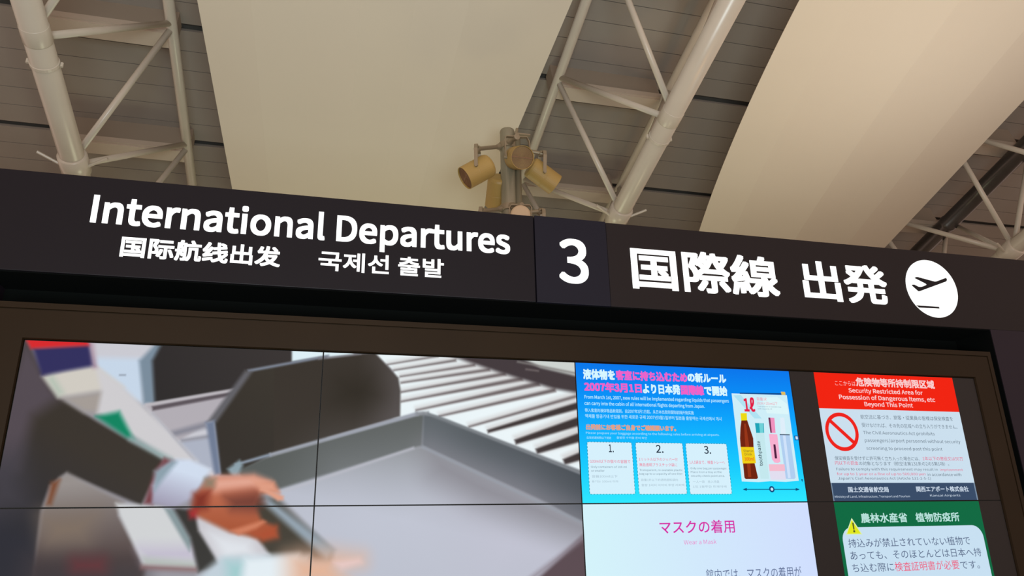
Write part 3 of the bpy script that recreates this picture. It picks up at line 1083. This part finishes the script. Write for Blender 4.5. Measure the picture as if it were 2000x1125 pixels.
# ------------------------------------------------------------------ red notice
root, rect = display(3, 0, 'video wall display with red and white security restricted area notice')
Z5 = zoomer(1560, 640, .32)
x0, x1, z0, z1 = rect
bm = bmesh.new()
add_box(bm, x0, x1, -0.0008, 0.001, z0, z1)
scr = obj('screen', bm, M_GLASS, root)
RX0, RX1 = 3.018 * K, 4.064 * K
zw = (at(*Z5(122, 492))[2] + at(*Z5(980, 515))[2]) / 2
zf_ = (at(*Z5(190, 946))[2] + at(*Z5(1070, 948))[2]) / 2


def rectp(xa, xb, za, zb):
    return [(xa, za), (xb, za), (xb, zb), (xa, zb)]


flat('notice_header', None, rectp(RX0, RX1, zw, z1), (241, 34, 14), scr, wall=True)
flat('notice_body', None, rectp(RX0, RX1, zf_, zw), (203, 223, 238), scr, wall=True)
flat('notice_footer', None, rectp(RX0, RX1, z0, zf_), (56, 76, 104), scr, wall=True)
bars('footer_edge', [rectp(RX0, RX0 + .006, z0, zf_), rectp(RX1 - .008, RX1, z0, zf_)], (120, 140, 162), scr, Y2)
RW = (250, 206, 206)
tx('header_text', Z5, 'ここからは', (220, 337), (345, 343), 28, (252, 190, 186), scr)
tx('header_text', Z5, '危険物等所持制限区域', (347, 333), (825, 346), 54, RW, scr, bold=.03)
tx('header_text', Z5, 'Security Restricted Area for', (303, 386), (755, 400), 36, RW, scr, bold=.02)
tx('header_text', Z5, 'Possession of Dangerous Items, etc', (245, 427), (830, 442), 38, RW, scr, bold=.02)
tx('header_text', Z5, 'Beyond This Point', (400, 471), (695, 476), 36, RW, scr, bold=.02)
c0 = at(*Z5(263, 635))
ra = abs(at(*Z5(263, 517))[2] - at(*Z5(263, 752))[2]) / 2
ring_o = [(c0[0] + ra * math.cos(k * math.pi / 24), c0[2] + ra * math.sin(k * math.pi / 24)) for k in range(48)]
ring_i = [(c0[0] + ra * .80 * math.cos(k * math.pi / 24), c0[2] + ra * .80 * math.sin(k * math.pi / 24)) for k in range(48)]
polys = [[ring_o[k], ring_o[(k + 1) % 48], ring_i[(k + 1) % 48], ring_i[k]] for k in range(48)]
d = ra * .10
an = math.radians(-42)
ux, uz = math.cos(an), math.sin(an)
polys.append([(c0[0] - ux * ra * .85 - uz * d, c0[2] - uz * ra * .85 + ux * d), (c0[0] + ux * ra * .85 - uz * d, c0[2] + uz * ra * .85 + ux * d),
              (c0[0] + ux * ra * .85 + uz * d, c0[2] + uz * ra * .85 - ux * d), (c0[0] - ux * ra * .85 + uz * d, c0[2] - uz * ra * .85 - ux * d)])
bars('prohibition_symbol', polys, (238, 34, 26), scr, Y2)
GR, RD = (98, 114, 128), (228, 84, 122)
for (s, a, b, h, c) in [('航空法に基づき、旅客・従業員の皆様は保安検査を', (375, 545), (938, 556), 27, GR), ('受けなければ、その先の区域への立ち入りができません。', (383, 594), (965, 607), 27, GR),
                        ('The Civil Aeronautics Act prohibits', (392, 643), (828, 650), 27, GR), ('passengers/airport personnel without security', (402, 691), (985, 698), 29, GR),
                        ('screening to proceed past this point', (412, 739), (875, 743), 27, GR),
                        ('保安検査を受けずに許可無く立ち入った場合には、', (218, 796), (735, 800), 25, GR), ('1年以下の懲役又は50万', (755, 799), (1000, 801), 24, RD),
                        ('円以下の罰金', (220, 825), (362, 827), 25, RD), ('の対象となります（航空法第131条の2の5第1項）。', (366, 828), (915, 832), 25, GR),
                        ('Failure to comply with this requirement may result in', (228, 865), (846, 867), 22, GR), ('imprisonment', (862, 868), (1000, 870), 20, RD),
                        ('for up to 1 year or a fine of up to 500,000 yen', (232, 893), (772, 896), 22, RD), ('in accordance with', (785, 896), (990, 897), 20, GR),
                        ("Japan's Civil Aeronautics Act (Article 131-2-5-1)", (238, 920), (805, 923), 22, GR)]:
    tx('text_line', Z5, s, a, b, h, c, scr)
FT = (206, 220, 236)
tx('footer_text', Z5, '国土交通省航空局', (300, 988), (547, 988), 34, FT, scr, bold=.02)
tx('footer_text', Z5, 'Ministry of Land, Infrastructure, Transport and Tourism', (218, 1030), (678, 1033), 18, FT, scr)
tx('footer_text', Z5, '関西エアポート株式会社', (715, 983), (1035, 986), 34, FT, scr, bold=.02)
tx('footer_text', Z5, 'Kansai Airports', (800, 1025), (985, 1026), 17, FT, scr)

# ------------------------------------------------------------------ green notice
root, rect = display(3, 1, 'video wall display with green plant quarantine notice and yellow warning triangle')
Z6 = zoomer(1600, 960, .2)
x0, x1, z0, z1 = rect
bm = bmesh.new()
add_box(bm, x0, x1, -0.0008, 0.001, z0, z1)
scr = obj('screen', bm, M_GLASS, root)
flat('notice_background', None, rectp(RX0, RX1, z0, z1), (12, 106, 66), scr, wall=True)
zt = (at(*Z6(370, 346))[2] + at(*Z6(1480, 331))[2]) / 2
flat('notice_card', None, rounded(at(*Z6(232, 500))[0], at(*Z6(1610, 480))[0], z0 + .05, zt, .062, 8), (200, 224, 242), scr, Y2, wall=True)
flat('warning_triangle', Z6, [(313, 258), (420, 420), (254, 423)], (214, 236, 190), scr, Y3)
flat('warning_triangle', Z6, [(313, 276), (405, 412), (268, 414)], (226, 232, 30), scr, Y3 - .0003)
tx('exclamation_mark', Z6, '!', (322, 352), (342, 352), 95, (84, 92, 40), scr, Y4, .02)
tx('headline', Z6, '農林水産省', (402, 256), (858, 258), 96, (186, 228, 222), scr, Y2, .02)
tx('headline', Z6, '植物防疫所', (938, 250), (1365, 248), 92, (186, 228, 222), scr, Y2, .02)
NV_ = (82, 98, 130)
tx('text_line', Z6, '持込みが禁止されていない植物で', (280, 500), (1470, 482), 88, NV_, scr, Y3)
tx('text_line', Z6, 'あっても、そのほとんどは日本へ持', (300, 622), (1578, 594), 88, NV_, scr, Y3)
tx('text_line', Z6, 'ち込む際に', (320, 746), (725, 736), 88, NV_, scr, Y3)
tx('text_line', Z6, '検査証明書が必要', (735, 732), (1362, 716), 92, (236, 84, 122), scr, Y3)
tx('text_line', Z6, 'です。', (1375, 716), (1562, 714), 78, NV_, scr, Y3)
bpy.data.objects.remove(_to)

# ------------------------------------------------------------------ column of loudspeakers behind the sign
YC = 6.0


def zs_(x, y):
    return 840 + x * .1956, 220 + y * .1956


def ps(x, y, Y):
    return Vector(at(*zs_(x, y), Y))


def cdir(dx, dy, dz):
    """direction seen from the hall front: right, down, away."""
    return Vector(RT * dx - UP * dy + FW * dz).normalized()


top = ps(770, 180, YC)
wid = (ps(842, 400, YC) - ps(700, 400, YC)).length / 2
col = empty('speaker_pole', (top.x, YC, 0))
tag(col, 'grey steel pole carrying the yellow loudspeakers behind the sign', 'pole')
bm = bmesh.new()
add_lathe(bm, (top.x, YC, 0), (0, 0, 1), [(0, wid), (top.z - .02, wid), (top.z, wid * .93)], 32)
obj('shaft', bm, M_POLE, col, False)
bm = bmesh.new()
cp = ps(872, 400, YC)
add_lathe(bm, (cp.x - .012, YC - .03, 0), (0, 0, 1), [(0, wid * .48), (ps(870, 240, YC).z, wid * .48)], 20)
obj('conduit', bm, M_POLE, col, True)
bm = bmesh.new()
add_lathe(bm, (top.x, YC, 0), (0, 0, 1), [(0, .25), (.03, .25), (.04, wid + .01)], 24, True, False)
obj('base_plate', bm, M_POLE, col)
bm = bmesh.new()
zt = ps(870, 215, YC).z
add_box(bm, top.x - wid, ps(995, 230, YC).x, YC - .03, YC + .03, zt - .012, zt + .012, .003)
add_tube(bm, ps(870, 160, YC), ps(850, 260, YC), .022, 10)
obj('top_clamp', bm, M_HANGER, col)
for hh in (340, 960):
    zc = ps(770, hh, YC).z
    bm = bmesh.new()
    add_lathe(bm, (top.x, YC, zc - .05), (0, 0, 1), [(0, wid + .002), (.005, wid + .02), (.095, wid + .02), (.1, wid + .002)], 32)
    obj('clamp_band', bm, M_HANGER, col)

GRP = 'ochre loudspeakers on the pole'


def speaker(front, d, r, length, label, mat=M_HORN, strap_side=None, arm_to=None, yoke=2.0):
    """front: centre of the mouth; d: facing direction (out of the mouth)."""
    d = Vector(d).normalized()
    front = Vector(front)
    back = front - d * length
    t = empty('loudspeaker', back)
    tag(t, label, 'loudspeaker', GRP)
    bm = bmesh.new()
    add_lathe(bm, back, d, [(0, r * .55), (0.006, r * .80), (.02, r * .93), (.05, r), (length * .55, r), (length * .56, r * 1.012), (length * .58, r * 1.012), (length * .59, r),
                            (length - .004, r * 1.0), (length, r * .985), (length - .004, r * .95), (length - .03, r * .94), (length - .03, r * .5)], 40, True, True)
    obj('housing', bm, mat, t, False)
    bm = bmesh.new()
    n = 14
    for k in range(n):
        ro = r * .93 * (k + 1) / n
        ri = ro - r * .93 / n * .5
        add_lathe(bm, front - d * .028, d, [(0, max(.002, ri)), (.008, max(.002, ri)), (.008, ro), (0, ro)], 36, False, False)
    x, y, _ = basis(d)
    for v_ in (x,):
        s_ = v_.cross(d)
        add_path(bm, [front - d * .018 - v_ * r * .93, front - d * .018 + v_ * r * .93], .012, .006, s_)
    obj('grille', bm, M_GRILLE, t)
    if strap_side is not None:
        side = Vector(strap_side).normalized()
        upv = Vector((0, 0, 1))
        upv = (upv - side * upv.dot(side)).normalized()
        mid = back + d * length * .48
        h = r * yoke
        R1 = r * 1.09
        bm = bmesh.new()
        add_path(bm, [mid + side * R1, mid + side * R1 + upv * h * .8, mid + side * R1 * .85 + upv * h, mid - side * R1 * .85 + upv * h,
                      mid - side * R1 + upv * h * .8, mid - side * R1], .05, .012, upv.cross(side))
        obj('yoke_bracket', bm, M_HANGER, t)
        for sg_ in (-1, 1):
            bm = bmesh.new()
            add_tube(bm, mid + side * sg_ * r * .96, mid + side * sg_ * (R1 + .03), .020, 12)
            obj('pivot_bolt', bm, M_HANGER, t)
        hang = mid + upv * h
    else:
        hang = back + d * length * .3
    if arm_to is not None:
        bm = bmesh.new()
        a, b = Vector(arm_to), hang
        dd = b - a
        ln = dd.length
        add_lathe(bm, a, dd, [(0, .05), (.05, .05), (.12, .03), (ln - .04, .03), (ln - .03, .045), (ln + .03, .045), (ln + .035, .02)], 16)
        obj('support_arm', bm, M_HANGER, t)
    return t


def onpole(y, side):
    p = ps(770, y, YC)
    s = Vector(side).normalized()
    return Vector((top.x, YC, p.z)) + s * wid * .9


RS = .166
speaker(ps(344, 656, YC - .28), cdir(-.80, .50, -.36), RS, .44, 'ochre cylindrical loudspeaker pointing lower left, nearest the broad pale membrane',
        strap_side=cdir(-.1, -.25, -.95), arm_to=onpole(345, (-1, 0, 0)))
speaker(ps(924, 448, YC - .55), cdir(.26, .14, -.95), RS * .99, .42, 'ochre cylindrical loudspeaker facing the viewer with round ringed grille',
        strap_side=cdir(.97, 0, .26), arm_to=onpole(330, (0, -1, 0)))
speaker(ps(1248, 722, YC + .05), cdir(.80, .56, .20), RS * .97, .47, 'ochre cylindrical loudspeaker pointing lower right, partly behind the ringed one',
        strap_side=cdir(.2, -.1, -.97), arm_to=onpole(350, (1, 0, 0)))
speaker(ps(660, 930, YC + .40), cdir(-.12, .86, .50), RS * 1.0, .46, 'ochre loudspeaker pointing down behind the pole, its left side showing',
        arm_to=onpole(600, (0, 1, 0)))
speaker(ps(902, 1008, YC - .42) + cdir(.02, .25, .96) * .36, cdir(.02, .25, .96), RS * .84, .36, 'pale loudspeaker below the ringed one, its round back just above the sign', mat=M_HORNPALE,
        strap_side=cdir(1, 0, 0), arm_to=onpole(960, (0, -1, 0)), yoke=1.35)
# lower pair, only the arms and yokes show above the sign
speaker(ps(400, 1290, YC - .22), cdir(-.80, .52, -.30), RS, .40, 'lowest left loudspeaker on the pole, only its arm end showing above the sign',
        strap_side=cdir(-.1, -.25, -.95), arm_to=onpole(965, (-1, 0, 0)))
speaker(ps(1220, 1290, YC + .05), cdir(.80, .56, .20), RS * .97, .40, 'lowest right loudspeaker on the pole, only its arm end showing above the sign',
        strap_side=cdir(.2, -.1, -.97), arm_to=onpole(1000, (1, 0, 0)))
